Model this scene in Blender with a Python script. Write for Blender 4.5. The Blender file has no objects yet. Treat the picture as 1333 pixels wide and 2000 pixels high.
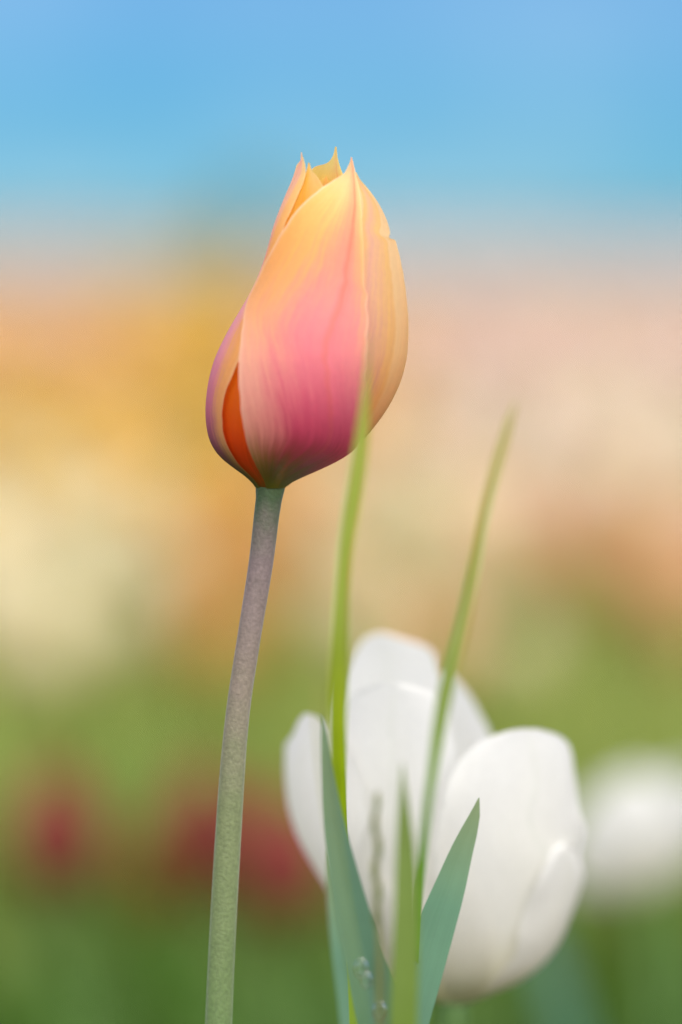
import bpy, math, random
import numpy as np
from mathutils import Vector
random.seed(7); rng = np.random.default_rng(7)
R = math.radians
scene = bpy.context.scene
col = scene.collection

# ------------------------------------------------------------------ camera
LENS, SENSOR, FOCUS, FSTOP = 135.0, 36.0, 0.75, 4.0
CAM_H = 0.43
PITCH = math.atan(520 / 7500)              # horizon a quarter of the way down the frame
cd = bpy.data.cameras.new('camera'); cam = bpy.data.objects.new('camera', cd); col.objects.link(cam)
cam.location = (0, 0, CAM_H); cam.rotation_euler = (math.pi / 2 - PITCH, 0, 0)
cd.lens = LENS; cd.sensor_fit = 'VERTICAL'; cd.sensor_height = SENSOR; cd.sensor_width = 24
cd.clip_start = 0.01; cd.clip_end = 6000
cd.dof.use_dof = True; cd.dof.focus_distance = FOCUS; cd.dof.aperture_fstop = FSTOP
scene.camera = cam

# ------------------------------------------------------------------ sky and sun
SUN_EL, SUN_AZ = R(52), R(158)              # azimuth from +Y (view direction) towards +X
w = bpy.data.worlds.new('World'); scene.world = w; w.use_nodes = True
nt = w.node_tree; nt.nodes.clear()
out = nt.nodes.new('ShaderNodeOutputWorld'); bg = nt.nodes.new('ShaderNodeBackground')
sky = nt.nodes.new('ShaderNodeTexSky'); sky.sky_type = 'NISHITA'; sky.sun_disc = False
sky.sun_elevation = SUN_EL; sky.sun_rotation = SUN_AZ
sky.air_density = 1.0; sky.dust_density = 0.0; sky.ozone_density = 6.0; sky.altitude = 1500
tint = nt.nodes.new('ShaderNodeMix'); tint.data_type = 'RGBA'; tint.blend_type = 'MULTIPLY'
tint.inputs[0].default_value = 1.0; tint.inputs[7].default_value = (0.39, 0.80, 1.10, 1)
# thin streaky cloud over the whole sky
tc = nt.nodes.new('ShaderNodeTexCoord'); mp = nt.nodes.new('ShaderNodeMapping'); mp.inputs['Scale'].default_value = (1, 1, 2.2)
nz = nt.nodes.new('ShaderNodeTexNoise'); nz.inputs['Scale'].default_value = 9.0; nz.inputs['Detail'].default_value = 4
cr = nt.nodes.new('ShaderNodeValToRGB')
cr.color_ramp.elements[0].position = 0.40; cr.color_ramp.elements[0].color = (0.78, 0.90, 0.96, 1)
cr.color_ramp.elements[1].position = 0.62; cr.color_ramp.elements[1].color = (1.75, 1.16, 1.06, 1)
cm = nt.nodes.new('ShaderNodeMix'); cm.data_type = 'RGBA'; cm.blend_type = 'MULTIPLY'; cm.inputs[0].default_value = 1.0
L_ = nt.links.new
L_(sky.outputs[0], tint.inputs[6]); L_(tc.outputs['Generated'], mp.inputs[0]); L_(mp.outputs[0], nz.inputs[0])
L_(nz.outputs[0], cr.inputs[0]); L_(tint.outputs[2], cm.inputs[6]); L_(cr.outputs[0], cm.inputs[7])
L_(cm.outputs[2], bg.inputs[0]); bg.inputs[1].default_value = 0.054
L_(bg.outputs[0], out.inputs[0])

sd = bpy.data.lights.new('sun', 'SUN'); sun = bpy.data.objects.new('sun', sd); col.objects.link(sun)
sd.energy = 5.0; sd.angle = R(135); sd.color = (1.0, 0.93, 0.82)   # veiled sun: a broad soft source
sdir = Vector((math.sin(SUN_AZ) * math.cos(SUN_EL), math.cos(SUN_AZ) * math.cos(SUN_EL), math.sin(SUN_EL)))
sun.rotation_euler = sdir.to_track_quat('Z', 'Y').to_euler(); sun.location = sdir * 5

vs = scene.view_settings
vs.view_transform = 'Standard'; vs.look = 'None'; vs.exposure = 0.64; vs.gamma = 1.0; vs.use_curve_mapping = False
scene.cycles.use_denoising = True
scene.cycles.max_bounces = 8; scene.cycles.transmission_bounces = 8; scene.cycles.diffuse_bounces = 5

# ------------------------------------------------------------------ helpers
FP = 7500.0
cp, sp = math.cos(PITCH), math.sin(PITCH)
def at(px, py, Y):
    """world point at forward distance Y that stands at that place of the frame"""
    x, y = (px - 666.5) / FP, -(py - 1000) / FP
    d = (x, y * sp + cp, y * cp - sp)
    k = Y / d[1]
    return np.array([d[0] * k, Y, CAM_H + d[2] * k])
def catmull(P, n, chord=True):
    P = np.asarray(P, float)
    if chord:
        s = np.concatenate([[0], np.cumsum(np.sqrt(((P[1:] - P[:-1]) ** 2).sum(1)) + 1e-9)])
    else:
        s = np.arange(len(P), dtype=float)
    s /= s[-1]
    m = np.zeros_like(P)
    m[1:-1] = ((P[2:] - P[:-2]).T / (s[2:] - s[:-2])).T
    m[0] = (P[1] - P[0]) / (s[1] - s[0]); m[-1] = (P[-1] - P[-2]) / (s[-1] - s[-2])
    t = np.linspace(0, 1, n) if np.isscalar(n) else np.asarray(n)
    i = np.clip(np.searchsorted(s, t, side='right') - 1, 0, len(s) - 2)
    h = (s[i + 1] - s[i]); q = ((t - s[i]) / h)[:, None]; h = h[:, None]
    return ((2*q**3 - 3*q**2 + 1) * P[i] + (q**3 - 2*q**2 + q) * h * m[i]
            + (-2*q**3 + 3*q**2) * P[i+1] + (q**3 - q**2) * h * m[i+1])
def mesh_grid(name, G, UV, mat, wrap=False):
    """G (rows, cols, 3); UV (rows, cols, 2)"""
    r, c = G.shape[:2]
    faces = []
    for i in range(r - 1):
        for j in range(c if wrap else c - 1):
            k = (j + 1) % c
            faces.append((i*c + j, i*c + k, (i+1)*c + k, (i+1)*c + j))
    me = bpy.data.meshes.new(name)
    me.from_pydata(G.reshape(-1, 3).tolist(), [], faces)
    uvl = me.uv_layers.new(name='UVMap'); flat = UV.reshape(-1, 2)
    vi = np.zeros(len(me.loops), dtype=np.int32); me.loops.foreach_get('vertex_index', vi)
    uvl.data.foreach_set('uv', flat[vi].astype(np.float32).ravel())
    me.polygons.foreach_set('use_smooth', [True] * len(me.polygons))
    if mat: me.materials.append(mat)
    return me
def obj(name, me, parent=None, loc=None):
    o = bpy.data.objects.new(name, me); col.objects.link(o)
    if parent is not None:
        o.parent = parent
    if loc is not None: o.location = loc
    return o
def thing(name, label, cat, loc=(0, 0, 0), group=None):
    o = bpy.data.objects.new(name, None); col.objects.link(o); o.location = loc
    o.empty_display_size = 0.02
    o['label'] = label; o['category'] = cat
    if group: o['group'] = group
    return o
def lerp(a, b, t): return a + (b - a) * t
def sstep(a, b, x):
    t = np.clip((x - a) / (b - a), 0, 1); return t * t * (3 - 2 * t)

# ------------------------------------------------------------------ materials
def nodes(name):
    m = bpy.data.materials.new(name); m.use_nodes = True
    t = m.node_tree; t.nodes.clear()
    return m, t, (lambda k: t.nodes.new('ShaderNode' + k)), t.links.new
def ramp(new, stops, interp='B_SPLINE'):
    r = new('ValToRGB'); e = r.color_ramp; e.interpolation = interp
    while len(e.elements) < len(stops): e.elements.new(0.5)
    for el, (p, c) in zip(e.elements, stops):
        el.position = p; el.color = (*c, 1)
    return r
def math_(new, link, op, a, b=None, clamp=False):
    n = new('Math'); n.operation = op; n.use_clamp = clamp
    for i, v in enumerate((a, b)):
        if v is None: continue
        if isinstance(v, (int, float)): n.inputs[i].default_value = v
        else: link(v, n.inputs[i])
    return n.outputs[0]
def thin_shader(new, link, t, color, trans=0.4, rough=0.45, bump=None, spec=0.35, sheen=0.0, sat=1.15):
    p = new('BsdfPrincipled'); p.inputs['Roughness'].default_value = rough
    p.inputs['Specular IOR Level'].default_value = spec
    p.inputs['Sheen Weight'].default_value = sheen
    tr = new('BsdfTranslucent'); mx = new('MixShader'); mx.inputs[0].default_value = trans
    hs = new('HueSaturation'); hs.inputs['Saturation'].default_value = sat; hs.inputs['Value'].default_value = 1.0
    link(color, p.inputs['Base Color']); link(color, hs.inputs['Color']); link(hs.outputs[0], tr.inputs['Color'])
    if bump: link(bump, p.inputs['Normal'])
    link(p.outputs[0], mx.inputs[1]); link(tr.outputs[0], mx.inputs[2])
    o = new('OutputMaterial'); link(mx.outputs[0], o.inputs['Surface'])
def petal_mat(name, core, margin, w0, w1, rim=(0.95, 0.8, 0.45), trans=0.45, streak=1.0, soft=0.35, vein=(0.80, 0.2, 0.12), vein_amt=0.5, right=1.0, rim_at=(0.93, 1.0)):
    """colours run along the midrib (core) and along the margin; petal coordinates come from its UV"""
    m, t, new, link = nodes(name)
    uv = new('UVMap'); sx = new('SeparateXYZ'); link(uv.outputs[0], sx.inputs[0])
    u, v = sx.outputs[0], sx.outputs[1]
    M = lambda op, a, b=None, c=False: math_(new, link, op, a, b, c)
    # fine streaks that fan out from the midrib
    e0 = M('ABSOLUTE', M('SUBTRACT', M('MULTIPLY', u, 2.0), 1.0))
    fan = M('ADD', M('MULTIPLY', e0, 70.0), M('MULTIPLY', v, -30.0))
    cx = new('CombineXYZ'); link(fan, cx.inputs[0]); link(M('MULTIPLY', v, 2.6), cx.inputs[1]); link(M('MULTIPLY', M('GREATER_THAN', u, 0.5), 7.0), cx.inputs[2])
    n1 = new('TexNoise'); n1.inputs['Scale'].default_value = 2.2; n1.inputs['Detail'].default_value = 4; n1.inputs['Roughness'].default_value = 0.62
    link(cx.outputs[0], n1.inputs['Vector'])
    cx2 = new('CombineXYZ'); link(M('MULTIPLY', u, 16.0), cx2.inputs[0]); link(M('MULTIPLY', v, 2.2), cx2.inputs[1])
    n2 = new('TexNoise'); n2.inputs['Scale'].default_value = 2.0; n2.inputs['Detail'].default_value = 3
    link(cx2.outputs[0], n2.inputs['Vector'])
    n3 = new('TexNoise'); n3.inputs['Scale'].default_value = 5.0; n3.inputs['Detail'].default_value = 5; link(uv.outputs[0], n3.inputs['Vector'])
    s = M('ADD', M('MULTIPLY', M('SUBTRACT', n1.outputs[0], 0.5), 0.8 * streak), M('MULTIPLY', M('SUBTRACT', n2.outputs[0], 0.5), 0.35 * streak))
    s = M('ADD', s, M('MULTIPLY', M('SUBTRACT', n3.outputs[0], 0.5), 0.22 * streak))
    side = M('ADD', 1.0, M('MULTIPLY', M('GREATER_THAN', u, 0.5), right - 1.0))      # the stripe may reach farther on one side
    e = M('ADD', M('MULTIPLY', e0, side), s)
    wv = M('ADD', w0, M('MULTIPLY', v, w1 - w0))
    f = new('MapRange'); f.interpolation_type = 'SMOOTHSTEP'
    link(e, f.inputs[0]); link(M('SUBTRACT', wv, soft), f.inputs[1]); link(M('ADD', wv, soft), f.inputs[2])
    vv = M('ADD', v, M('MULTIPLY', M('SUBTRACT', n2.outputs[0], 0.5), 0.10))
    rc, rm = ramp(new, core), ramp(new, margin); link(vv, rc.inputs[0]); link(vv, rm.inputs[0])
    mx = new('Mix'); mx.data_type = 'RGBA'; link(f.outputs[0], mx.inputs[0]); link(rc.outputs[0], mx.inputs[6]); link(rm.outputs[0], mx.inputs[7])
    # midrib vein
    vn = new('MapRange'); vn.interpolation_type = 'SMOOTHSTEP'; vn.inputs[1].default_value = 0.0; vn.inputs[2].default_value = 0.07
    vn.inputs[3].default_value = vein_amt; vn.inputs[4].default_value = 0.0
    link(M('ADD', e0, M('MULTIPLY', M('SUBTRACT', n2.outputs[0], 0.5), 0.08)), vn.inputs[0])
    vm = M('MULTIPLY', vn.outputs[0], M('SMOOTH_MIN', M('MULTIPLY', v, 1.6), 1.0))
    m2 = new('Mix'); m2.data_type = 'RGBA'; link(vm, m2.inputs[0]); link(mx.outputs[2], m2.inputs[6]); m2.inputs[7].default_value = (*vein, 1)
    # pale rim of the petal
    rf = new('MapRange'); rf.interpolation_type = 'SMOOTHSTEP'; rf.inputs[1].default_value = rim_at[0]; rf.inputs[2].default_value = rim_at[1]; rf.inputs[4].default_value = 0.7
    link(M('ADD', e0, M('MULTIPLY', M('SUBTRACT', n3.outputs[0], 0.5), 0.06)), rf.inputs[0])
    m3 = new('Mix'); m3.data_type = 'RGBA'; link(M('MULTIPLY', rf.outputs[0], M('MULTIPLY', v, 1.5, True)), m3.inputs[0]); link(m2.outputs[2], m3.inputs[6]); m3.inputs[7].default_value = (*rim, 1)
    # fine mottling
    n4 = new('TexNoise'); n4.inputs['Scale'].default_value = 900.0; n4.inputs['Detail'].default_value = 2
    tco = new('TexCoord'); link(tco.outputs['Object'], n4.inputs['Vector'])
    hv = new('HueSaturation'); link(m3.outputs[2], hv.inputs['Color'])
    link(M('ADD', 0.77, M('ADD', M('MULTIPLY', n1.outputs[0], 0.36), M('MULTIPLY', n4.outputs[0], 0.10))), hv.inputs['Value'])
    b = new('Bump'); b.inputs['Strength'].default_value = 0.35; b.inputs['Distance'].default_value = 0.0006
    link(M('ADD', n1.outputs[0], M('MULTIPLY', n4.outputs[0], 0.35)), b.inputs['Height'])
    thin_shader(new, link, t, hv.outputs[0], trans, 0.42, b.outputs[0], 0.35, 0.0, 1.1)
    return m
def leaf_mat(name, base, tip, trans=0.35, rough=0.5, var=0.25, streak=60.0, spec=0.35, tipstop=0.7, rnd=True):
    m, t, new, link = nodes(name)
    uv = new('UVMap'); sx = new('SeparateXYZ'); link(uv.outputs[0], sx.inputs[0])
    M = lambda op, a, b=None, c=False: math_(new, link, op, a, b, c)
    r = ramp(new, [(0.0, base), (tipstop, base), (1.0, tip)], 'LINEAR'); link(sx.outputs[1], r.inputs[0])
    cx = new('CombineXYZ'); link(M('MULTIPLY', sx.outputs[0], streak), cx.inputs[0]); link(M('MULTIPLY', sx.outputs[1], 5.0), cx.inputs[1])
    n1 = new('TexNoise'); n1.inputs['Scale'].default_value = 1.0; n1.inputs['Detail'].default_value = 3; link(cx.outputs[0], n1.inputs['Vector'])
    n2 = new('TexNoise'); n2.inputs['Scale'].default_value = 90.0; n2.inputs['Detail'].default_value = 3
    tco = new('TexCoord'); link(tco.outputs['Object'], n2.inputs['Vector'])
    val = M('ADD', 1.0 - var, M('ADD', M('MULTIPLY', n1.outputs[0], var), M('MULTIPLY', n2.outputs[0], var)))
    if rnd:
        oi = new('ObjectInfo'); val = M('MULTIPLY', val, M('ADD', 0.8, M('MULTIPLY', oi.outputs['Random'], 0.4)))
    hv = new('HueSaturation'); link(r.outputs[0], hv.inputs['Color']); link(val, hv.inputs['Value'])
    b = new('Bump'); b.inputs['Strength'].default_value = 0.3; b.inputs['Distance'].default_value = 0.0006; link(n1.outputs[0], b.inputs['Height'])
    thin_shader(new, link, t, hv.outputs[0], trans, rough, b.outputs[0], spec)
    return m
def bloom_mat(name, c1, c2, trans=0.4, rnd=0.25):
    """colour of a bed tulip: c1 at its base, c2 at the tips"""
    m, t, new, link = nodes(name)
    uv = new('UVMap'); sx = new('SeparateXYZ'); link(uv.outputs[0], sx.inputs[0])
    r = ramp(new, [(0.0, c1), (0.85, c2)], 'LINEAR'); link(sx.outputs[1], r.inputs[0])
    g = new('NewGeometry')
    n = new('TexNoise'); n.inputs['Scale'].default_value = 6.0; n.inputs['Detail'].default_value = 2; link(g.outputs['Position'], n.inputs['Vector'])
    hv = new('HueSaturation'); link(r.outputs[0], hv.inputs['Color'])
    link(math_(new, link, 'ADD', 1 - rnd, math_(new, link, 'MULTIPLY', n.outputs[0], 2 * rnd)), hv.inputs['Value'])
    thin_shader(new, link, t, hv.outputs[0], trans, 0.5)
    return m

MAT = {}
OLV = (0.16, 0.15, 0.012)
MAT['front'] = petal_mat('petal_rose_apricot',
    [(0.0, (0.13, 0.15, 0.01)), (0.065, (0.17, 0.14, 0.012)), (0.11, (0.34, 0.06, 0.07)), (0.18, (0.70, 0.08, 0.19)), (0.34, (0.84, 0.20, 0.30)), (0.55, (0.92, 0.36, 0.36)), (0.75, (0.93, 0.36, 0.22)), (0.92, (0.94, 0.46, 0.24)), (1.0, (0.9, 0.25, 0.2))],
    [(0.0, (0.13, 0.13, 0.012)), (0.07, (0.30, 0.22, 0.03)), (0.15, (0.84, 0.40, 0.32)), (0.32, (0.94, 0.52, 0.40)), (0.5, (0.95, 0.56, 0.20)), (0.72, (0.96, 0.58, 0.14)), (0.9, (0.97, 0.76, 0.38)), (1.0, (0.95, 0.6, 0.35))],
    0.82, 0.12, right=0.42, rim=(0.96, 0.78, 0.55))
MAT['left'] = petal_mat('petal_lilac_apricot',
    [(0.0, (0.13, 0.14, 0.02)), (0.05, (0.16, 0.14, 0.05)), (0.12, (0.25, 0.08, 0.15)), (0.22, (0.70, 0.20, 0.34)), (0.4, (0.92, 0.44, 0.54)), (0.6, (0.95, 0.62, 0.58)), (0.8, (0.92, 0.6, 0.38)), (1.0, (0.9, 0.45, 0.4))],
    [(0.0, (0.13, 0.14, 0.02)), (0.06, (0.3, 0.24, 0.05)), (0.15, (0.75, 0.42, 0.2)), (0.4, (0.92, 0.5, 0.14)), (0.75, (0.95, 0.62, 0.2)), (1.0, (0.95, 0.72, 0.4))],
    0.85, 0.45, soft=0.10, vein=(0.45, 0.14, 0.32), vein_amt=0.25)
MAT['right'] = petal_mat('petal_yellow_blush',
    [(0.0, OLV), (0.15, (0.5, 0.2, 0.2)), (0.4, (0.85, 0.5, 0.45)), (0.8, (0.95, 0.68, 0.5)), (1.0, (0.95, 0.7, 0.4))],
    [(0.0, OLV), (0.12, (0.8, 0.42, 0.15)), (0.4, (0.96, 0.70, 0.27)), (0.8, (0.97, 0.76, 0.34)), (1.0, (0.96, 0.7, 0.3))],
    0.30, 0.15, rim=(0.98, 0.88, 0.55), trans=0.6, soft=0.3, vein_amt=0.0, rim_at=(0.47, 0.56))  # wide pale rim band paints in the glow of light through the single-layer edge
MAT['inner'] = petal_mat('petal_deep_orange',
    [(0.0, (0.14, 0.11, 0.01)), (0.08, (0.5, 0.07, 0.01)), (0.18, (0.92, 0.10, 0.01)), (0.36, (0.96, 0.32, 0.01)), (0.75, (0.95, 0.45, 0.03)), (1.0, (0.95, 0.66, 0.16))],
    [(0.0, (0.14, 0.11, 0.01)), (0.08, (0.5, 0.09, 0.01)), (0.18, (0.94, 0.13, 0.01)), (0.36, (0.96, 0.36, 0.02)), (0.75, (0.95, 0.56, 0.10)), (1.0, (0.95, 0.75, 0.35))],
    0.4, 0.35, trans=0.6, vein_amt=0.15)
MAT['back'] = petal_mat('petal_golden',
    [(0.0, OLV), (0.2, (0.8, 0.25, 0.03)), (0.6, (0.95, 0.50, 0.06)), (1.0, (0.97, 0.72, 0.36))],
    [(0.0, OLV), (0.2, (0.8, 0.3, 0.03)), (0.6, (0.96, 0.60, 0.08)), (1.0, (0.98, 0.82, 0.36))],
    0.4, 0.3, trans=0.6, vein_amt=0.3)
MAT['white'] = petal_mat('petal_white',
    [(0.0, (0.42, 0.42, 0.20)), (0.12, (0.70, 0.66, 0.50)), (0.3, (0.80, 0.78, 0.70)), (1.0, (0.84, 0.84, 0.83))],
    [(0.0, (0.45, 0.45, 0.25)), (0.12, (0.74, 0.70, 0.58)), (0.3, (0.82, 0.80, 0.75)), (1.0, (0.85, 0.85, 0.84))],
    0.5, 0.3, rim=(0.86, 0.86, 0.84), trans=0.35, vein=(0.72, 0.74, 0.66), vein_amt=0.3, streak=0.6)
MAT['red'] = petal_mat('petal_crimson',
    [(0.0, (0.12, 0.05, 0.02)), (0.2, (0.22, 0.022, 0.022)), (1.0, (0.26, 0.03, 0.028))],
    [(0.0, (0.16, 0.08, 0.02)), (0.2, (0.25, 0.04, 0.024)), (1.0, (0.28, 0.06, 0.03))],
    0.6, 0.5, rim=(0.42, 0.08, 0.04), trans=0.35, vein=(0.25, 0.01, 0.02))
MAT['russet'] = petal_mat('petal_russet',
    [(0.0, (0.16, 0.08, 0.02)), (0.2, (0.36, 0.05, 0.02)), (1.0, (0.42, 0.10, 0.03))],
    [(0.0, (0.16, 0.10, 0.02)), (0.2, (0.42, 0.12, 0.03)), (1.0, (0.48, 0.18, 0.05))],
    0.6, 0.5, rim=(0.5, 0.2, 0.06), trans=0.35, vein=(0.3, 0.04, 0.02))
MAT['leaf_blue'] = leaf_mat('leaf_glaucous', (0.15, 0.30, 0.19), (0.25, 0.32, 0.16), 0.25, 0.5, 0.3, 46, tipstop=0.93)
MAT['leaf_dark'] = leaf_mat('leaf_deep_green', (0.08, 0.21, 0.12), (0.17, 0.30, 0.20), 0.25, 0.4, 0.3, 46)
MAT['leaf_lime'] = leaf_mat('leaf_lime', (0.26, 0.38, 0.035), (0.40, 0.46, 0.09), 0.5, 0.5, 0.25, 30)
MAT['leaf_mid'] = leaf_mat('leaf_grass_green', (0.14, 0.25, 0.02), (0.22, 0.30, 0.08), 0.45, 0.5, 0.25, 30)
MAT['blade'] = leaf_mat('grass_blade', (0.17, 0.34, 0.06), (0.52, 0.46, 0.13), 0.45, 0.5, 0.25, 30, tipstop=0.82)
MAT['dry'] = leaf_mat('seeding_grass', (0.15, 0.19, 0.04), (0.26, 0.26, 0.09), 0.3, 0.6, 0.3, 20)
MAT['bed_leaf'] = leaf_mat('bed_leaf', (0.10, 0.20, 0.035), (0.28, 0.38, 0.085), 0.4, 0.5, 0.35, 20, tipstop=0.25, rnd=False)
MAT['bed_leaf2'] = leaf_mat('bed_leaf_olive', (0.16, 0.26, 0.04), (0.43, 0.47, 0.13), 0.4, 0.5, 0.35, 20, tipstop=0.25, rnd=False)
MAT['bed_leaf_near'] = leaf_mat('bed_leaf_dark_green', (0.04, 0.115, 0.02), (0.11, 0.22, 0.035), 0.35, 0.5, 0.4, 20, tipstop=0.3, rnd=False)  # a deeper green for the nearest leaves
MAT['yellow'] = bloom_mat('bloom_yellow', (0.62, 0.36, 0.035), (0.74, 0.48, 0.09))
MAT['orange'] = bloom_mat('bloom_orange', (0.58, 0.24, 0.05), (0.68, 0.36, 0.11))
MAT['apricot'] = bloom_mat('bloom_apricot', (0.62, 0.32, 0.15), (0.75, 0.46, 0.27))
MAT['cream'] = bloom_mat('bloom_cream', (0.68, 0.58, 0.32), (0.78, 0.70, 0.47))
MAT['blush'] = bloom_mat('bloom_blush', (0.68, 0.48, 0.40), (0.78, 0.62, 0.55))
MAT['rust'] = bloom_mat('bloom_rust', (0.42, 0.20, 0.07), (0.55, 0.32, 0.14))

def stem_mat():
    m, t, new, link = nodes('stem_purple_green')
    uv = new('UVMap'); sx = new('SeparateXYZ'); link(uv.outputs[0], sx.inputs[0])
    M = lambda op, a, b=None, c=False: math_(new, link, op, a, b, c)
    tco = new('TexCoord')
    n = new('TexNoise'); n.inputs['Scale'].default_value = 160; n.inputs['Detail'].default_value = 4; link(tco.outputs['Object'], n.inputs['Vector'])
    n2 = new('TexNoise'); n2.inputs['Scale'].default_value = 1500; n2.inputs['Detail'].default_value = 3; link(tco.outputs['Object'], n2.inputs['Vector'])
    r = ramp(new, [(0.0, (0.12, 0.22, 0.06)), (0.72, (0.125, 0.20, 0.065)), (0.83, (0.17, 0.20, 0.09)), (0.90, (0.22, 0.175, 0.14)), (0.955, (0.19, 0.14, 0.14)), (0.975, (0.12, 0.11, 0.085)), (0.99, (0.05, 0.09, 0.035)), (1.0, (0.05, 0.09, 0.03))], 'LINEAR')
    link(M('ADD', sx.outputs[1], M('MULTIPLY', M('SUBTRACT', n.outputs[0], 0.5), 0.05)), r.inputs[0])
    hv = new('HueSaturation'); link(r.outputs[0], hv.inputs['Color'])
    link(M('ADD', 0.45, M('ADD', M('MULTIPLY', n2.outputs[0], 0.75), M('MULTIPLY', n.outputs[0], 0.35))), hv.inputs['Value'])
    b = new('Bump'); b.inputs['Strength'].default_value = 0.4; b.inputs['Distance'].default_value = 0.0004; link(n2.outputs[0], b.inputs['Height'])
    p = new('BsdfPrincipled'); p.inputs['Roughness'].default_value = 0.6; p.inputs['Sheen Weight'].default_value = 0.3
    p.inputs['Sheen Roughness'].default_value = 0.4; p.inputs['Sheen Tint'].default_value = (0.9, 0.95, 0.9, 1)
    link(hv.outputs[0], p.inputs['Base Color']); link(b.outputs[0], p.inputs['Normal'])
    o = new('OutputMaterial'); link(p.outputs[0], o.inputs['Surface'])
    return m
MAT['stem'] = stem_mat()
def simple(name, c, rough=0.6, noise=40, amt=0.3):
    m, t, new, link = nodes(name)
    tco = new('TexCoord'); n = new('TexNoise'); n.inputs['Scale'].default_value = noise; n.inputs['Detail'].default_value = 5
    link(tco.outputs['Object'], n.inputs['Vector'])
    r = ramp(new, [(0.3, tuple(x * (1 - amt) for x in c)), (0.7, tuple(min(1, x * (1 + amt)) for x in c))], 'LINEAR'); link(n.outputs[0], r.inputs[0])
    p = new('BsdfPrincipled'); p.inputs['Roughness'].default_value = rough; link(r.outputs[0], p.inputs['Base Color'])
    b = new('Bump'); b.inputs['Strength'].default_value = 0.4; b.inputs['Distance'].default_value = 0.01; link(n.outputs[0], b.inputs['Height']); link(b.outputs[0], p.inputs['Normal'])
    o = new('OutputMaterial'); link(p.outputs[0], o.inputs['Surface'])
    return m
MAT['soil'] = simple('soil', (0.06, 0.045, 0.03), 0.9, 30)
MAT['meadow'] = simple('meadow', (0.16, 0.17, 0.055), 0.9, 0.6)
MAT['green_stem'] = simple('green_stem', (0.10, 0.20, 0.05), 0.5, 120, 0.2)
MAT['bark'] = simple('bark', (0.12, 0.09, 0.06), 0.9, 60)
def drop_mat():
    m, t, new, link = nodes('water_drop')
    g = new('BsdfGlass'); g.inputs['IOR'].default_value = 1.33; g.inputs['Roughness'].default_value = 0.02
    o = new('OutputMaterial'); link(g.outputs[0], o.inputs['Surface']); return m
MAT['drop'] = drop_mat()

# ------------------------------------------------------------------ ground
def sheet(name, x0, x1, y0, y1, nx, ny, zf, mat):
    X, Y = np.meshgrid(np.linspace(x0, x1, nx), np.linspace(0, 1, ny) ** 2 * (y1 - y0) + y0)
    G = np.stack([X, Y, zf(X, Y)], -1)
    o = obj(name, mesh_grid(name, G, G[..., :2] * 0.1, mat)); o['kind'] = 'structure'
    return o
sheet('ground', -2500, 2500, -300, 5000, 40, 60, lambda X, Y: 0 * X - 0.03, MAT['meadow'])
sheet('flower_bed_soil', -9, 9, -0.6, 62, 120, 220, lambda X, Y: 0.012 * np.sin(X * 9 + 1.3) * np.cos(Y * 7) - 0.005, MAT['soil'])

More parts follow.
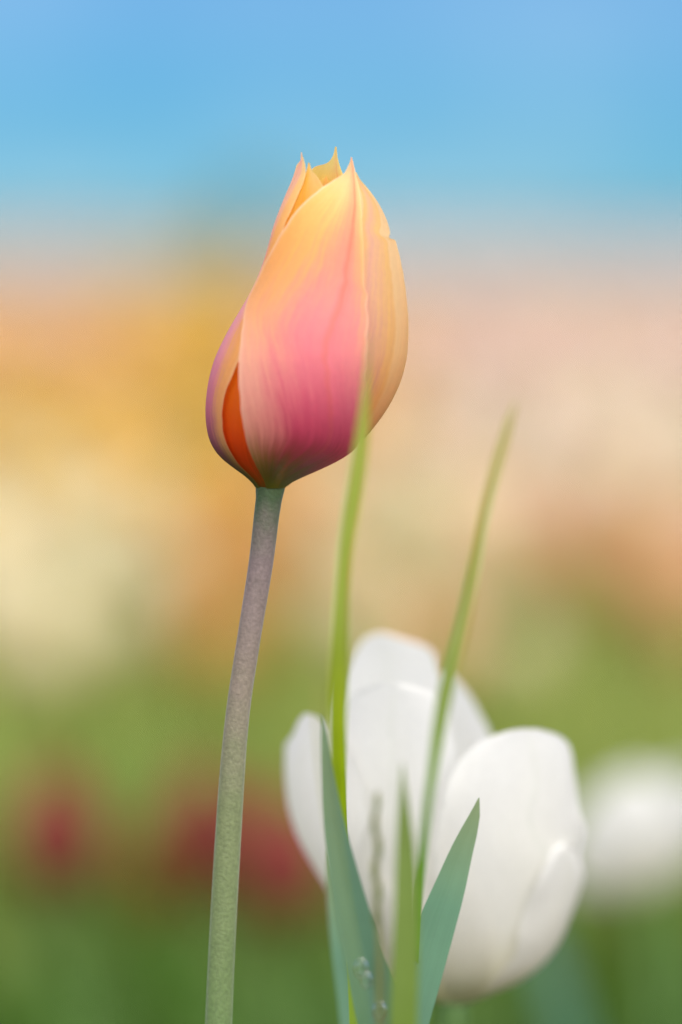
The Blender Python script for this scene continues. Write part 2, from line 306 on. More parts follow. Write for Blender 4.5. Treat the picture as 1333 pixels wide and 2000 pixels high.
# ------------------------------------------------------------------ builders
def petal_on_body(body, Lc, Rc, mid, rs, mat, n=56, c=25, Y0=0.75, px0=(0, 0), bfac=1.0, ripple=0.0, seed=0, keel=0.0, flare=(0, 0), edge_r=(0, 0), rowpow=1.0):
    """a petal lofted on the rounded body of a flower. body: rows (y, xleft, xright). Lc / Rc: the petal's two edges from base to tip,
    each point (x, y) on the front half or ('d', degrees, y) round the axis. Lengths in units of 0.1 mm, turned into metres at the end."""
    B = np.array(sorted(body), float)
    yy = np.linspace(B[0, 0], B[-1, 0], 200)
    def sm(k):
        q = np.interp(yy, B[:, 0], k)
        for _ in range(45): q[1:-1] = (q[:-2] + 2 * q[1:-1] + q[2:]) / 4
        return q
    xl, xr = sm(B[:, 1]), sm(B[:, 2])
    CX = lambda y: np.interp(y, yy, (xl + xr) / 2)
    A = lambda y: np.interp(y, yy, (xr - xl) / 2)
    def conv(P, er):
        o = []
        for p in P:
            if p[0] == 'd': o.append((R(p[1]), p[2]))
            else:
                s = np.clip((p[0] - CX(p[1])) / (A(p[1]) * (rs + er)), -0.9995, 0.9995)
                th = math.asin(s)
                if len(p) > 2: th = (math.pi - th) if p[2] == 'b' else (-math.pi - th)
                o.append((th, p[1]))
        return o
    def edge(P, er):
        q = np.array(conv(P, er)); q2 = q.copy(); q2[:, 0] *= 150
        tt = np.linspace(0, 1, n) ** rowpow
        e = catmull(q2, tt); e[:, 0] /= 150
        return e
    EL, ER = edge(Lc, edge_r[0]), edge(Rc, edge_r[1])
    jr = np.random.default_rng(seed + 90)
    for E_ in (EL, ER):                       # slightly nibbled, uneven edges
        q = jr.normal(0, 1, n); q = (q + np.roll(q, 1)) / 2 + 1.5 * np.sin(np.linspace(0, 1, n) * 23 + seed) * 0.4
        E_[:, 0] += 0.011 * q * np.sin(np.linspace(0, 1, n) * math.pi) ** 0.7
    mv = np.interp(np.linspace(0, 1, 101), [p[0] for p in mid], [p[1] for p in mid])
    for _ in range(60): mv[1:-1] = (mv[:-2] + 2 * mv[1:-1] + mv[2:]) / 4
    MID = np.interp(np.linspace(0, 1, n), np.linspace(0, 1, 101), mv)
    us = np.linspace(-1, 1, c); us = np.sign(us) * np.abs(us) ** 0.85
    G = np.zeros((n, c, 3)); UV = np.zeros((n, c, 2))
    r_ = np.random.default_rng(seed)
    ph = r_.uniform(0, 6.28, 4)
    for i in range(n):
        v = i / (n - 1)
        tl, tr = EL[i, 0], ER[i, 0]
        tm = MID[i]; tm = tl + (tr - tl) * tm
        for j in range(c):
            u = us[j]
            th = lerp(tm, tr, u) if u > 0 else lerp(tm, tl, -u)
            fr = (th - tl) / (tr - tl + 1e-9)
            y = lerp(EL[i, 1], ER[i, 1], fr)
            rr = rs + (edge_r[0] * (-u) ** 3 if u < 0 else edge_r[1] * u ** 3)
            rr += keel * math.exp(-(u / 0.12) ** 2) * min(1, v * 2)
            rr += ripple * abs(u) ** 3 * math.sin(v * 17 + ph[0] + (2 if u > 0 else 0)) * min(1, v * 3)
            rr += ripple * 0.5 * math.sin(u * 5 + ph[1]) * math.sin(v * 9 + ph[2])
            a = float(A(y))
            x = float(CX(y)) + rr * a * math.sin(th)
            dep = -rr * a * bfac * math.cos(th)
            G[i, j] = (x, dep, y); UV[i, j] = ((u + 1) / 2, v)
    o = at(px0[0], px0[1], Y0); k = Y0 / FP * 1.0
    W = np.zeros_like(G)
    W[..., 0] = (G[..., 0] - px0[0]) * k; W[..., 1] = G[..., 1] * k; W[..., 2] = -(G[..., 2] - px0[1]) * k
    return mesh_grid('petal', W, UV, mat), o
def tube(name, P, rad, mat, n=40, c=16, ellipse=1.0):
    P = np.asarray(P, float); q = catmull(np.column_stack([P, rad]), n)
    C, rr = q[:, :3], q[:, 3]
    T = np.gradient(C, axis=0); T /= np.linalg.norm(T, axis=1)[:, None]
    X = np.array([1.0, 0, 0]); G = np.zeros((n, c, 3)); UV = np.zeros((n, c, 2))
    for i in range(n):
        a = X - T[i] * X.dot(T[i]); a /= np.linalg.norm(a); b = np.cross(T[i], a)
        for j in range(c):
            f = 2 * math.pi * j / c
            G[i, j] = C[i] + rr[i] * (a * math.cos(f) + b * math.sin(f) * ellipse); UV[i, j] = (j / c, i / (n - 1))
    return mesh_grid(name, G, UV, mat, wrap=True)
def ribbon(name, P, wid, mat, n=40, c=9, fold=0.25, face=(0, -1, 0), twist=0.0, curl=0.0):
    """a leaf: centre line P (base to tip), half widths wid, folded along its midrib"""
    P = np.asarray(P, float); q = catmull(np.column_stack([P, wid]), n)
    C, ww = q[:, :3], np.maximum(q[:, 3], 0.0001)
    T = np.gradient(C, axis=0); T /= np.linalg.norm(T, axis=1)[:, None]
    F = np.array(face, float); G = np.zeros((n, c, 3)); UV = np.zeros((n, c, 2))
    for i in range(n):
        s = np.cross(F, T[i]); s /= np.linalg.norm(s); nn = np.cross(T[i], s)
        a = twist * (i / (n - 1)); s2 = s * math.cos(a) + nn * math.sin(a); n2 = nn * math.cos(a) - s * math.sin(a)
        for j in range(c):
            u = 2 * j / (c - 1) - 1
            G[i, j] = C[i] + ww[i] * (s2 * u + n2 * fold * (abs(u) - 0.5) + n2 * curl * u * u); UV[i, j] = (j / (c - 1), i / (n - 1))
    return mesh_grid(name, G, UV, mat)

# ------------------------------------------------------------------ the tulip in focus
BODY = [(285, 588, 682), (300, 584, 688), (320, 580, 694), (350, 573, 703), (370, 562, 722), (400, 549, 743), (440, 533, 762), (480, 523, 777), (520, 511, 787), (560, 494, 794),
        (600, 471, 798), (640, 446, 800), (700, 416, 796), (750, 403, 782), (800, 398, 757), (840, 401, 728), (865, 408, 706), (880, 415, 690), (895, 428, 668), (910, 446, 640), (925, 474, 605), (938, 494, 574), (948, 502, 558), (962, 504, 553)]
Y0 = 0.75; PX0 = (528, 950)
base = at(*PX0, Y0)
tulip = thing('tulip', 'single tall tulip in sharp focus with pink and apricot closed bud', 'flower', (base[0] - 0.011, Y0 + 0.004, 0))
def add_petal(parent, origin, me, name='petal', label=None):
    o = obj(name, me, parent, Vector(origin) - parent.location)
    if label: o['label'] = label
    return o
def bud_petal(mat, Lc, Rc, mid, rs, label=None, **kw):
    me, o = petal_on_body(BODY, Lc, Rc, mid, rs, MAT[mat], Y0=Y0, px0=PX0, **kw)
    return add_petal(tulip, o, me, 'petal', label)
# front petal
bud_petal('front',
    [(521, 952), (514, 928), (495, 885), (480, 825), (471, 745), (470, 700), (476, 640), (487, 577), (510, 530), (540, 475), (572, 425), (600, 394), (628, 370), (655, 352), (673, 340), (681, 325), (686, 309)],
    [(553, 952), (603, 926), (650, 905), (688, 880), (704, 850), (711, 800), (714, 740), (716, 680), (715, 600), (712, 520), (708, 450), (704, 390), (699, 356), (694, 335), (688, 309)],
    [(0, 0.45), (0.1, 0.52), (0.22, 0.62), (0.34, 0.70), (0.5, 0.77), (0.66, 0.81), (0.83, 0.80), (0.93, 0.70), (1, 0.5)], 1.03,
    'pink front petal with apricot edges', n=80, c=41, edge_r=(0.02, 0.02), ripple=0.006, seed=1, keel=0.02)
# left petal
bud_petal('left',
    [('d', -125, 952), ('d', -145, 900), ('d', -155, 820), ('d', -158, 700), ('d', -152, 600), ('d', -148, 500), ('d', -140, 430), ('d', -128, 370), ('d', -110, 335), (588, 315), (589, 299)],
    [(508, 952), (486, 922), (456, 884), (441, 845), (438, 805), (446, 757), (459, 727), (473, 695), (492, 640), (510, 580), (527, 530), (541, 485), (562, 430), (582, 385), (596, 352), (599, 333), (595, 314), (591, 299)],
    [(0, 0.55), (0.5, 0.5), (0.8, 0.6), (1, 0.5)], 0.985,
    'lilac petal with a narrow yellow margin', n=80, c=33, edge_r=(0, -0.01), ripple=0.006, seed=2)
# right petal
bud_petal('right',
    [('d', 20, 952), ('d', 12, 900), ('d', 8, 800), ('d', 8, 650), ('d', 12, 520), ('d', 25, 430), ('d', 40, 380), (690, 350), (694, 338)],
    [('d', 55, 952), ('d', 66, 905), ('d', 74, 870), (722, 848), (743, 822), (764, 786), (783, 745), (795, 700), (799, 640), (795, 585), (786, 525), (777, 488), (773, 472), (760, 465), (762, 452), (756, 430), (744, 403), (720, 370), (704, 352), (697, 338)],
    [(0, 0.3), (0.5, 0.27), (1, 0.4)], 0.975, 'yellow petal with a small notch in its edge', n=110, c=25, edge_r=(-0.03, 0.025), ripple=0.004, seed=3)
# inner petal behind the gap
bud_petal('inner',
    [('d', -85, 950), ('d', -95, 900), ('d', -102, 800), ('d', -105, 650), ('d', -100, 540), ('d', -92, 470), (556, 420), (580, 372), (598, 340), (603, 320)],
    [('d', 0, 950), ('d', 5, 900), ('d', 10, 800), ('d', 12, 650), ('d', 12, 520), ('d', 8, 440), (648, 395), (634, 368), (620, 346), (610, 334), (606, 320)],
    [(0, 0.5), (0.75, 0.5), (0.9, 0.35), (1, 0.5)], 0.9, 'deep orange inner petal', n=60, c=25, ripple=0.01, seed=4)
# back petals
bud_petal('back',
    [('d', 200, 950), ('d', 205, 880), ('d', 208, 750), ('d', 208, 600), ('d', 212, 480), ('d', 222, 400), ('d', 220, 350), (612, 328, 'b'), (640, 318, 'b'), (651, 304, 'b'), (655, 287, 'b')],
    [('d', 90, 950), ('d', 80, 880), ('d', 72, 750), ('d', 72, 600), ('d', 78, 480), ('d', 95, 410), ('d', 120, 365), (674, 345, 'b'), (664, 322, 'b'), (660, 306, 'b'), (658, 287, 'b')],
    [(0, 0.5), (1, 0.5)], 0.94, None, n=70, c=25, ripple=0.006, seed=5, edge_r=(0, -0.06))
bud_petal('back',
    [('d', 245, 950), ('d', 250, 850), ('d', 250, 600), ('d', 245, 480), ('d', 238, 410), ('d', 225, 372), (625, 352, 'b'), (636, 344, 'b')],
    [('d', 150, 950), ('d', 140, 850), ('d', 135, 600), ('d', 140, 480), ('d', 150, 410), ('d', 165, 375), (648, 358, 'b'), (640, 344, 'b')],
    [(0, 0.5), (1, 0.5)], 0.84, None, n=50, c=21, ripple=0.01, seed=6)
# stem
def rel(P, parent): return [np.asarray(p) - np.array(parent.location) for p in P]
SP = [(427.5, 2000, 26.5), (449, 1586, 25.5), (464, 1400, 23.5), (486, 1250, 23), (510, 1100, 24), (522, 1000, 25), (526, 972, 26), (528, 957, 29), (529, 944, 30)]
pts = [np.array([base[0] - 0.011, Y0 + 0.004, 0.0])] + [at(408, 2700, Y0)] + [at(x, y, Y0) for x, y, _ in SP]
obj('stem', tube('stem', rel(pts, tulip), [0.0030, 0.0029] + [r * 1e-4 for *_, r in SP], MAT['stem'], 120, 28), tulip)
for a, ln, sg in ((200, 0.24, 1), (330, 0.2, -1)):
    dx, dy = math.cos(R(a)), math.sin(R(a)) * 0.5 + 0.35
    P = [(0, 0, 0.01), (dx * .03, dy * .03, ln * .4), (dx * .06, dy * .06, ln * .75), (dx * .10, dy * .09, ln)]
    obj('leaf', ribbon('leaf', P, [0.006, 0.018, 0.014, 0.0005], MAT['leaf_blue'], 30, 9, 0.4, face=(dx, dy, 0)), tulip)

# ------------------------------------------------------------------ leaves and blades beside it
def px_leaf(parent, P, Y, mat, ground_x, name='leaf', n=60, c=9, fold=0.25, Yb=None, twist=0.0, wbase=None, face=(0, -1, 0), curl=0.0, label=None):
    """P: (x, y, width, dY) from tip to the lowest visible point; carried on down to the soil"""
    pts, wd = [], []
    for p in P[::-1]:
        pts.append(at(p[0], p[1], Y + (p[3] if len(p) > 3 else 0))); wd.append(p[2] * 0.5e-4 * Y / 0.75)
    Yb = Yb or Y
    gx = at(ground_x, 1500, Yb)[0]
    mid = (pts[0] + np.array([gx, Yb, 0])) / 2; mid[0] = pts[0][0] * .6 + gx * .4; mid[1] = pts[0][1] * .6 + Yb * .4
    pts = [np.array([gx, Yb, 0.0]), mid] + pts; wd = [wbase or wd[0] * 0.7, wd[0] * 0.95] + wd
    loc = np.array(parent.location) if parent else np.array([gx, Yb, 0.0])
    me = ribbon(name, [p - loc for p in pts], wd, MAT[mat], n, c, fold, face, twist, curl)
    if parent: o = obj(name, me, parent)
    else: o = obj(name, me, None, loc)
    if label: o['label'] = label
    return o
g0 = at(770, 1500, 0.74)
shoot = thing('leafy_shoot', 'broad blue green leaves of a flowerless shoot beside the sharp tulip', 'plant', (g0[0], 0.74, 0))
px_leaf(shoot, [(936, 1558, 1), (929, 1588, 19), (916, 1625, 34), (900, 1668, 46), (878, 1735, 62), (855, 1800, 74), (834, 1870, 78), (816, 1940, 76), (800, 2010, 74)], 0.752, 'leaf_blue', 780, fold=0.35, c=13, n=90, Yb=0.745, label='pointed grey green leaf in focus')
px_leaf(shoot, [(630, 1395, 2), (634, 1440, 14), (641, 1520, 26), (651, 1600, 40), (670, 1700, 56), (693, 1800, 70), (714, 1880, 80), (733, 1960, 88), (745, 2010, 92)], 0.722, 'leaf_dark', 775, fold=0.45, c=11, n=80, Yb=0.737, twist=0.1, label='dark green leaf with drops near its base')
px_leaf(shoot, [(786, 1490, 2), (788, 1560, 18), (792, 1650, 36), (794, 1760, 46), (792, 1880, 52), (788, 2010, 56)], 0.688, 'leaf_mid', 772, fold=0.3, c=9, n=70, Yb=0.735, label='upright yellow green leaf')
px_leaf(shoot, [(642, 1660, 3), (648, 1720, 22), (660, 1800, 36), (676, 1900, 46), (692, 2010, 54)], 0.785, 'leaf_blue', 765, fold=0.3, c=9, n=60, Yb=0.745)
def blade(label, P, Y, mat, gx, **kw):
    g = at(gx, 1500, Y)
    t = thing('grass_plant', label, 'grass', (g[0], Y, 0))
    px_leaf(t, P, Y, mat, gx, name='blade', **kw); return t
blade('long lime grass blade whose tip crosses the sharp pink bud',
      [(720, 655, 1), (717, 710, 6), (713, 780, 14), (707, 850, 25), (698, 930, 31), (687, 1000, 31), (675, 1080, 28), (667, 1160, 28), (662, 1250, 32), (660, 1340, 36, .005), (661, 1430, 33, .018), (664, 1520, 27, .038), (668, 1600, 22, .052), (674, 1680, 20, .058), (682, 1780, 20, .06), (694, 2010, 24, .06)],
      0.69, 'leaf_lime', 740, n=110, fold=0.4, Yb=0.75)
blade('thin arching grass blade leaning in front of the white tulip',
      [(1008, 785, 1), (998, 815, 12), (982, 870, 18), (960, 945, 19), (942, 1020, 19), (928, 1100, 22), (912, 1180, 24), (893, 1260, 27), (873, 1340, 30), (858, 1420, 26), (846, 1500, 20), (835, 1580, 17), (825, 1680, 16, .02), (815, 1800, 16, .05), (804, 2010, 18, .08)],
      0.685, 'blade', 770, n=110, fold=0.5, Yb=0.77)
blade('very blurred narrow blade tip left of the white tulip', [(622, 1325, 1), (624, 1380, 6), (628, 1460, 8), (640, 1560, 8), (662, 1700, 8), (705, 2010, 8)], 0.655, 'blade', 720, n=50)
# grass spike
gs = at(745, 1500, 0.69)
spike = thing('grass_spike', 'thin seed spike of grass in front of the white tulip', 'grass', (gs[0], 0.69, 0))
sp_pts = [np.array([gs[0], 0.69, 0])] + [at(x, y, 0.69) for x, y in ((744, 2100), (742, 1960), (742, 1860), (738, 1780), (734, 1700), (738, 1640), (733, 1585), (734, 1550))]
obj('stem', tube('stem', rel(sp_pts, spike), [0.0006, 0.0006, 0.0006, 0.0005, 0.0005, 0.0004, 0.0004, 0.0003, 0.0002], MAT['dry'], 60, 8), spike)
for k in range(6):
    y = 1570 + k * 44; x = np.interp(y, [1550, 1585, 1640, 1700, 1780, 1860], [734, 733, 738, 734, 738, 742]); s = (-1) ** k
    P = [at(x, y + 30, 0.69), at(x + s * 4, y + 4, 0.689), at(x + s * 6, y - 26, 0.689)]
    obj('spikelet', ribbon('spikelet', rel(P, spike), [0.0002, 0.00045, 0.0001], MAT['dry'], 10, 5, 0.5), spike)
# water drops on the dark leaf
def drop(px, py, Y, s):
    n, c = 10, 14; G = np.zeros((n, c, 3)); UV = np.zeros((n, c, 2))
    for i in range(n):
        f = math.pi * i / (n - 1)
        for j in range(c):
            h = 2 * math.pi * j / c; G[i, j] = (s * math.sin(f) * math.cos(h), s * .6 * math.sin(f) * math.sin(h), s * 1.5 * math.cos(f))
    o = obj('water_drop', mesh_grid('water_drop', G, UV, MAT['drop'], wrap=True), None, at(px, py, Y))
    o['label'] = 'clear water drop clinging to the dark green leaf'; o['category'] = 'water drop'; o['group'] = 'drops on the dark leaf'
for px, py, s in ((706, 1892, .0013), (716, 1915, .0011), (742, 1975, .0014)): drop(px, py, 0.7165, s)

# ------------------------------------------------------------------ white tulips
WB = [(1290, 600, 1060), (1330, 590, 1080), (1400, 583, 1100), (1480, 578, 1113), (1540, 577, 1116), (1600, 584, 1116), (1660, 604, 1118), (1720, 640, 1112), (1780, 676, 1098), (1830, 706, 1080), (1880, 745, 1050), (1915, 785, 1010), (1940, 830, 960), (1952, 862, 918), (1965, 870, 905)]
def white_tulip(label, petals, dx, dy, sc, Y, gx, group, yaw=0, wide=1.0, tilt=0.0):
    cx, cy = 887, 1950
    px, py = cx + dx, cy + dy
    b = at(px, py, Y); g = np.array([b[0] + gx, Y + 0.01, 0.0])
    t = thing('tulip', label, 'flower', tuple(g), group)
    head = b
    for i, (Lc, Rc, mid, rs, kw) in enumerate(petals):
        me, _ = petal_on_body(WB, Lc, Rc, mid, rs, MAT['white'], Y0=Y, px0=(cx, cy), n=44, c=21, ripple=0.02, seed=20 + i, bfac=0.8, **kw)
        o = obj('petal', me, t, Vector(head) - t.location); o.scale = (sc * wide, sc * wide, sc); o.rotation_euler = (0, tilt, yaw)
    P = [(0, 0, 0), (-gx * .3, -.002, g[2] + head[2] * .5), tuple(np.array(head) - g)]
    obj('stem', tube('stem', P, [0.0035, 0.0032, 0.0034], MAT['green_stem'], 30, 12), t)
    for a, ln in ((20, .2), (160, .22), (280, .17)):
        ex, ey = math.cos(R(a)), math.sin(R(a))
        Pl = [(0, 0, .01), (ex * .02, ey * .02, ln * .4), (ex * .045, ey * .045, ln * .8), (ex * .07, ey * .07, ln)]
        obj('leaf', ribbon('leaf', Pl, [.006, .02, .016, .0005], MAT['leaf_dark'], 24, 7, .4, face=(ex, ey, 0)), t)
    return t
half = [(0, .5), (1, .5)]
WP = [
    # tall back petal
    ([('d', 215, 1955), ('d', 220, 1850), ('d', 222, 1700), (650, 1560, 'b'), (668, 1450, 'b'), (680, 1390, 'b'), (697, 1340, 'b'), (722, 1303, 'b'), (750, 1294, 'b')],
     [('d', 150, 1955), ('d', 160, 1850), ('d', 168, 1700), (880, 1560, 'b'), (880, 1450, 'b'), (866, 1370, 'b'), (846, 1325, 'b'), (800, 1308, 'b'), (760, 1294, 'b')], half, 0.9, {}),
    # second back petal
    ([('d', 185, 1955), ('d', 180, 1850), ('d', 178, 1700), (850, 1560, 'b'), (845, 1450, 'b'), (850, 1400, 'b'), (862, 1380, 'b'), (876, 1374, 'b')],
     [('d', 110, 1955), ('d', 120, 1850), ('d', 130, 1700), (985, 1600, 'b'), (965, 1500, 'b'), (940, 1450, 'b'), (915, 1405, 'b'), (888, 1374, 'b')], half, 0.95, {}),
    # left petal
    ([('d', -100, 1955), ('d', -110, 1850), ('d', -115, 1700), ('d', -112, 1600), ('d', -100, 1500), (588, 1460), (602, 1430), (618, 1412)],
     [('d', -30, 1955), ('d', -25, 1850), ('d', -22, 1750), (720, 1680), (725, 1600), (705, 1500), (672, 1440), (640, 1414)], half, 1.0, {}),
    # front inner petal
    ([('d', -60, 1955), ('d', -55, 1850), ('d', -48, 1700), (680, 1600), (675, 1480), (682, 1410), (710, 1370), (750, 1352)],
     [('d', 25, 1955), ('d', 20, 1850), ('d', 12, 1700), (880, 1600), (882, 1500), (872, 1420), (850, 1370), (790, 1352)], half, 0.9, {}),
    # broad right petal
    ([('d', -20, 1955), ('d', -15, 1880), ('d', -8, 1780), (848, 1680), (856, 1580), (880, 1500), (920, 1455), (970, 1436), (1000, 1432)],
     [('d', 100, 1955), ('d', 105, 1880), ('d', 105, 1780), ('d', 100, 1680), (1108, 1600), (1112, 1540), (1102, 1490), (1070, 1452), (1030, 1435)], half, 1.0, {}),
    # small lower right petal that folds out
    ([('d', 15, 1955), ('d', 25, 1900), ('d', 32, 1850), (1000, 1800), (1015, 1740), (1035, 1690), (1060, 1655), (1078, 1645)],
     [('d', 80, 1955), ('d', 92, 1900), ('d', 96, 1850), ('d', 94, 1800), ('d', 92, 1760), (1124, 1720), (1116, 1680), (1094, 1650)], half, 1.045, {}),
]
white_tulip('large open white tulip behind the grass blades beside the sharp bud', WP, 0, 0, 1.08, 0.812, -0.01, None)
white_tulip('blurred white tulip low behind the large open white one', WP, 375, -205, 0.36, 1.3, 0.015, None, yaw=R(150), wide=1.9, tilt=R(18))

# ------------------------------------------------------------------ red tulips farther back
RB = [(0, -30, 30), (10, -60, 60), (60, -150, 150), (130, -195, 195), (220, -205, 205), (330, -180, 180), (430, -135, 135), (520, -70, 70), (560, -30, 30)]
RB = [(-y, l, r) for y, l, r in RB]           # y runs downwards, base at 0
def cup_petals(mat):
    ms = []
    for k in range(6):
        c0 = k * 60; inner = k % 2
        wd = [18, 40, 52, 54, 50, 36, 5] if not inner else [15, 34, 44, 46, 42, 32, 5]
        ys = [0, -60, -150, -260, -370, -470, -545 + 20 * inner]
        Lc = [('d', c0 - a, y) for a, y in zip(wd, ys)]; Rc = [('d', c0 + a, y) for a, y in zip(wd, ys)]
        me, _ = petal_on_body(RB, Lc, Rc, half, 1.0 - 0.09 * inner, MAT[mat], n=20, c=9, Y0=0.75, px0=(0, 0), ripple=0.01, seed=40 + k)
        ms.append(me)
    return ms
CUP = {m: cup_petals(m) for m in ('red', 'russet')}
def stem_leaf_meshes():
    st = tube('stem', [(0, 0, 0), (.003, 0, .5), (0, 0, 1.0)], [.0030, .0030, .0030], MAT['green_stem'], 12, 8)
    lv = []
    for a, ln in ((10, .75), (135, .85), (250, .65)):
        ex, ey = math.cos(R(a)), math.sin(R(a))
        lv.append(ribbon('leaf', [(0, 0, .01), (ex * .02, ey * .02, ln * .4), (ex * .05, ey * .05, ln * .8), (ex * .08, ey * .08, ln)], [.006, .019, .014, .0005], MAT['bed_leaf'], 14, 5, .4, face=(ex, ey, 0)))
    return st, lv
STEM, LEAVES = stem_leaf_meshes()
def red_tulip(px, py_base, Y, sc, mat, label, tilt=0.0):
    b = at(px, py_base, Y)
    t = thing('tulip', label, 'flower', (b[0], Y, 0), None)
    for me in CUP[mat]:
        o = obj('petal', me, t, (0, 0, b[2])); o.scale = (sc, sc, sc); o.rotation_euler = (0, tilt, random.uniform(0, 1))
    o = obj('stem', STEM, t); o.scale = (1, 1, b[2])
    for me in LEAVES:
        o = obj('leaf', me, t); o.scale = (1, 1, b[2])
    return t
red_tulip(122, 1745, 1.8, 1.15, 'red', 'blurred crimson tulip standing well apart from the other red tulips', -.1)
red_tulip(400, 1730, 1.85, 1.1, 'red', 'blurred crimson tulip directly behind the sharp purple stem')
red_tulip(345, 1800, 1.9, 1.0, 'russet', 'blurred russet tulip leaning beside the crimson one behind the stem', -.15)
red_tulip(545, 1805, 1.8, 1.2, 'red', 'blurred crimson tulip between the sharp stem and the white tulip', .1)

# ------------------------------------------------------------------ the bed behind: tulips one by one, nearest rows
def bloom_mesh(name, mat, tall=0.052, wide=0.023, n=6, c=12):
    prof = [(0, .12), (.12, .62), (.35, 1.0), (.65, .93), (.88, .62), (1, .34)]
    G = np.zeros((len(prof), c, 3)); UV = np.zeros((len(prof), c, 2))
    for i, (h, r) in enumerate(prof):
        for j in range(c):
            f = 2 * math.pi * j / c; k = 1 + .12 * math.cos(3 * f)
            z = h * tall * (1 + (.13 * math.cos(6 * f) if i > 3 else 0))
            G[i, j] = (r * wide * k * math.cos(f), r * wide * k * math.sin(f), z); UV[i, j] = (j / c, h)
    return mesh_grid(name, G, UV, mat, wrap=True)
def hue_at(px, d):
    """which colour grows where in the bed (bands and drifts)"""
    y = 480 + 0.23 * FP / d
    r = random.random()
    if y > 1010:                      # nearest flowers
        if px < 330: return 'cream' if r < .8 else 'yellow'
        if px < 640: return 'orange' if r < .55 else ('yellow' if r < .8 else 'rust')
        if px < 1060: return 'cream' if r < .6 else 'apricot'
        return 'rust' if r < .6 else 'apricot'
    if y > 880:
        if px < 250: return 'cream' if r < .5 else 'yellow'
        if px < 640: return 'orange' if r < .5 else 'yellow'
        if px < 900: return 'apricot' if r < .6 else 'cream'
        return 'cream' if r < .6 else 'blush'
    if y > 680:
        if px < 520: return 'yellow' if r < .62 else 'orange'
        if px < 800: return 'apricot' if r < .5 else 'yellow'
        return 'blush' if r < .7 else 'cream'
    if px < 250: return 'apricot' if r < .5 else ('blush' if r < .75 else 'orange')
    if px < 560: return 'yellow' if r < .75 else 'orange'
    return 'blush' if r < .75 else 'apricot'
BL = {k: bloom_mesh('bloom', MAT[k]) for k in ('yellow', 'orange', 'apricot', 'cream', 'blush', 'rust')}
WORD = {'yellow': 'golden yellow', 'orange': 'orange', 'apricot': 'pale apricot', 'cream': 'creamy white', 'blush': 'pale pink', 'rust': 'rusty orange'}
def bed_tulip(x, y, h, kind):
    t = thing('tulip', f'{WORD[kind]} tulip blurred among the massed flower bed behind the red tulips', 'flower', (x, y, 0), f'{WORD[kind]} tulips in the bed behind')
    s = random.uniform(.9, 1.2)
    o = obj('bloom', BL[kind], t, (0, 0, h)); o.scale = (s, s, s); o.rotation_euler = (random.uniform(-.15, .15), random.uniform(-.15, .15), random.uniform(0, 6))
    o = obj('stem', STEM, t); o.scale = (1, 1, h + .004)
    lv = obj('leaf', random.choice(LEAVES), t); lv.scale = (1, 1, h * .8); lv.rotation_euler.z = random.uniform(0, 6)
    return t
taken = []
def spot(x, y, gap):
    for a, b in taken:
        if (a - x) ** 2 + (b - y) ** 2 < gap * gap: return False
    taken.append((x, y)); return True
cnt = 0
for _ in range(6000):
    y = random.uniform(2.35, 4.3); hw = 0.089 * y * 1.12
    x = random.uniform(-hw, hw)
    if not spot(x, y, 0.085): continue
    px = 666.5 + x / y * FP
    bed_tulip(x, y, random.gauss(.165, .014), hue_at(px, y)); cnt += 1
    if cnt >= 230: break
NEAR_COUNT = cnt
# taller golden ones behind the bud's left side
for px, py, d in ((420, 640, 3.5), (470, 600, 3.9), (380, 700, 3.2), (455, 700, 3.7)):
    p = at(px, py, d); t = bed_tulip(p[0], d, p[2] - .03, 'yellow')
    t['label'] = 'tall golden yellow tulip rising above the blurred flower bed'; t['group'] = 'tall golden tulips above the bed'

# ------------------------------------------------------------------ the bed behind: the mass of it
def mass(name, label, mat, items, mesh, cat='flowers'):
    """items: (x, y, z, scale) copies of a light bloom joined in one mesh"""
    V0 = np.array([v.co[:] for v in mesh.vertices]); F0 = [tuple(p.vertices) for p in mesh.polygons]
    uv0 = np.zeros((len(V0), 2))
    for l, d in zip(mesh.loops, mesh.uv_layers[0].data): uv0[l.vertex_index] = d.uv[:]
    n = len(V0); V, F = [], []
    for k, (x, y, z, s, rz) in enumerate(items):
        c, q = math.cos(rz), math.sin(rz)
        P = V0 * s; P = np.column_stack([P[:, 0] * c - P[:, 1] * q + x, P[:, 0] * q + P[:, 1] * c + y, P[:, 2] + z])
        V.append(P); F += [tuple(i + k * n for i in f) for f in F0]
    if not V: return
    me = bpy.data.meshes.new(name); me.from_pydata(np.concatenate(V).tolist(), [], F)
    ul = me.uv_layers.new(name='UVMap'); vi = np.zeros(len(me.loops), dtype=np.int32); me.loops.foreach_get('vertex_index', vi)
    ul.data.foreach_set('uv', uv0[vi % n].astype(np.float32).ravel())
    me.polygons.foreach_set('use_smooth', [True] * len(me.polygons)); me.materials.append(mat)
    o = obj(name, me); o['kind'] = 'stuff'; o['label'] = label; o['category'] = cat
    return o
def light_bloom(c=6):
    prof = [(0, .15), (.35, 1.0), (.8, .75), (1, .3)]
    G = np.zeros((4, c, 3)); UV = np.zeros((4, c, 2))
    for i, (h, r) in enumerate(prof):
        for j in range(c):
            f = 2 * math.pi * j / c; G[i, j] = (r * .024 * math.cos(f), r * .024 * math.sin(f), h * .052); UV[i, j] = (j / c, h)
    return mesh_grid('light_bloom', G, UV, None, wrap=True)
LB = light_bloom()
far = {k: [] for k in BL}
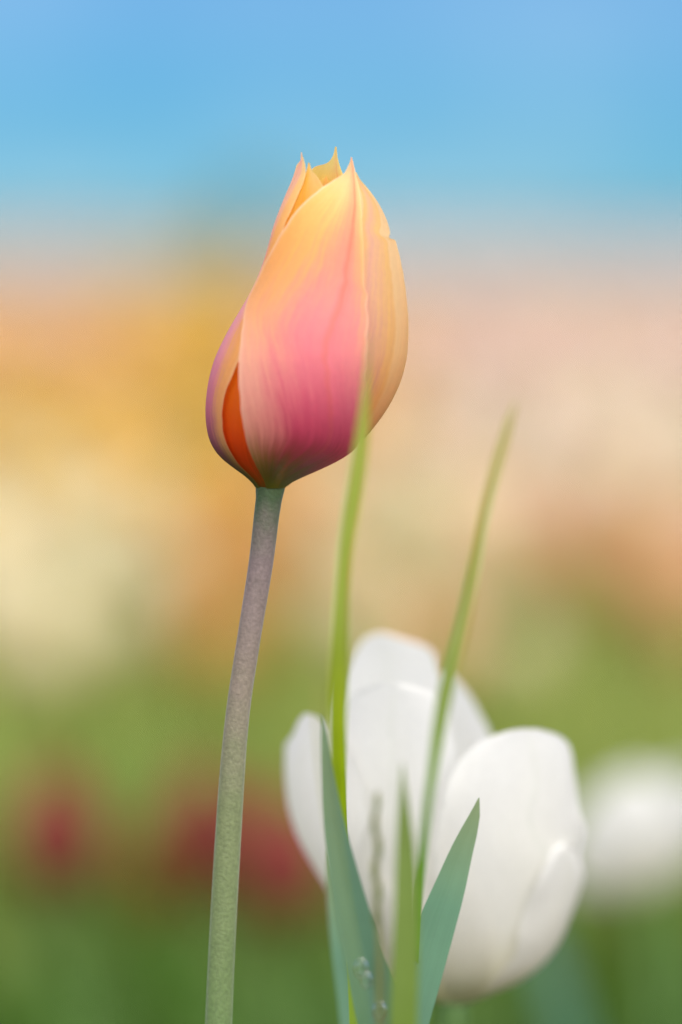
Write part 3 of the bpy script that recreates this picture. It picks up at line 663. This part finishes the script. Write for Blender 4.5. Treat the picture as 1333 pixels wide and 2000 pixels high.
def scatter(d0, d1, dens, halfw, skip_near=False):
    n = int((d1 - d0) * 2 * halfw(0.5 * (d0 + d1)) * dens)
    for _ in range(n):
        y = random.uniform(d0, d1); hw = halfw(y); x = random.uniform(-hw, hw)
        if skip_near and abs(x) < 0.089 * y * 1.14: continue
        px = 666.5 + x / y * FP
        px = px if -400 < px < 1733 else random.uniform(0, 1333)
        far[hue_at(px, y)].append((x, y, random.gauss(.165, .016), random.uniform(.85, 1.25), random.uniform(0, 6)))
scatter(2.35, 4.3, 55, lambda y: 1.6, True)
scatter(4.3, 7, 60, lambda y: 1.8)
scatter(7, 12, 45, lambda y: 2.6)
scatter(12, 25, 26, lambda y: 4.0)
scatter(25, 60, 12, lambda y: 8.0)
for k, it in far.items():
    mass('tulip_drift', f'far drift of {WORD[k]} tulips massed towards the horizon', MAT[k], it, LB)
# leaves of the bed: thousands of blades
def blades(name, label, mat, spots):
    V, F, U = [], [], []
    for x, y, h, wd, az, lean in spots:
        dx, dy = math.cos(az), math.sin(az); sx, sy = -dy * wd, dx * wd
        k = len(V)
        for f, ww in ((0, .6), (.35, 1.0), (.7, .8), (1, .06)):
            ox, oy = x + dx * lean * f * f, y + dy * lean * f * f
            V += [(ox - sx * ww, oy - sy * ww, h * f), (ox + sx * ww, oy + sy * ww, h * f)]; U += [(0, f), (1, f)]
        for i in range(3): F.append((k + 2*i, k + 2*i + 1, k + 2*i + 3, k + 2*i + 2))
    me = bpy.data.meshes.new(name); me.from_pydata(V, [], F)
    ul = me.uv_layers.new(name='UVMap'); vi = np.zeros(len(me.loops), dtype=np.int32); me.loops.foreach_get('vertex_index', vi)
    ul.data.foreach_set('uv', np.array(U, dtype=np.float32)[vi].ravel())
    me.polygons.foreach_set('use_smooth', [True] * len(me.polygons)); me.materials.append(mat)
    o = obj(name, me); o['kind'] = 'stuff'; o['label'] = label; o['category'] = 'leaves'
    return o
def leaf_spots(n, d0, d1, hw, h0, h1, w0, w1):
    o = []
    for _ in range(n):
        y = random.uniform(d0, d1); x = random.uniform(-hw, hw)
        o.append((x, y, random.uniform(h0, h1), random.uniform(w0, w1), random.uniform(0, 6.28), random.uniform(.01, .08)))
    return o
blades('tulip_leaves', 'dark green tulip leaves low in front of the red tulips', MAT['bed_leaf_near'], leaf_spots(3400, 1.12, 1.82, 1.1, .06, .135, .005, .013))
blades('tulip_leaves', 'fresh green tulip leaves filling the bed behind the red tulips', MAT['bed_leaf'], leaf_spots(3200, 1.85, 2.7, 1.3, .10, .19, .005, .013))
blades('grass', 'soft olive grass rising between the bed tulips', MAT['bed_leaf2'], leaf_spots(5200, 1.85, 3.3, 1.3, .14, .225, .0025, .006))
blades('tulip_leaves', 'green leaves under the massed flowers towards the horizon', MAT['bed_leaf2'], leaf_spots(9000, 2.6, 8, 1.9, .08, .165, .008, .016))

# ------------------------------------------------------------------ shrub on the horizon
sx_ = (495 - 666.5) / FP * 20
shrub = thing('shrub', 'small green shrub standing out beyond the flower bed on the horizon', 'shrub', (sx_, 20, 0))
obj('trunk', tube('trunk', [(0, 0, 0), (.02, 0, .2), (0, .01, .42)], [.03, .022, .01], MAT['bark'], 12, 8), shrub)
V, F = [], []
for _ in range(1500):
    p = rng.normal(0, 1, 3); p *= (.6 + .4 * rng.random()) / np.linalg.norm(p); p = p * (.17, .17, .24) + (0, 0, .47)
    a, b = rng.normal(0, .018, 3), rng.normal(0, .018, 3); k = len(V)
    V += [tuple(p - a), tuple(p + b), tuple(p + a), tuple(p - b)]; F.append((k, k+1, k+2, k+3))
me = bpy.data.meshes.new('crown'); me.from_pydata(V, [], F); me.uv_layers.new(name='UVMap'); me.materials.append(MAT['bed_leaf2']); obj('crown', me, shrub)
print('near tulips', NEAR_COUNT, 'far', {k: len(v) for k, v in far.items()})
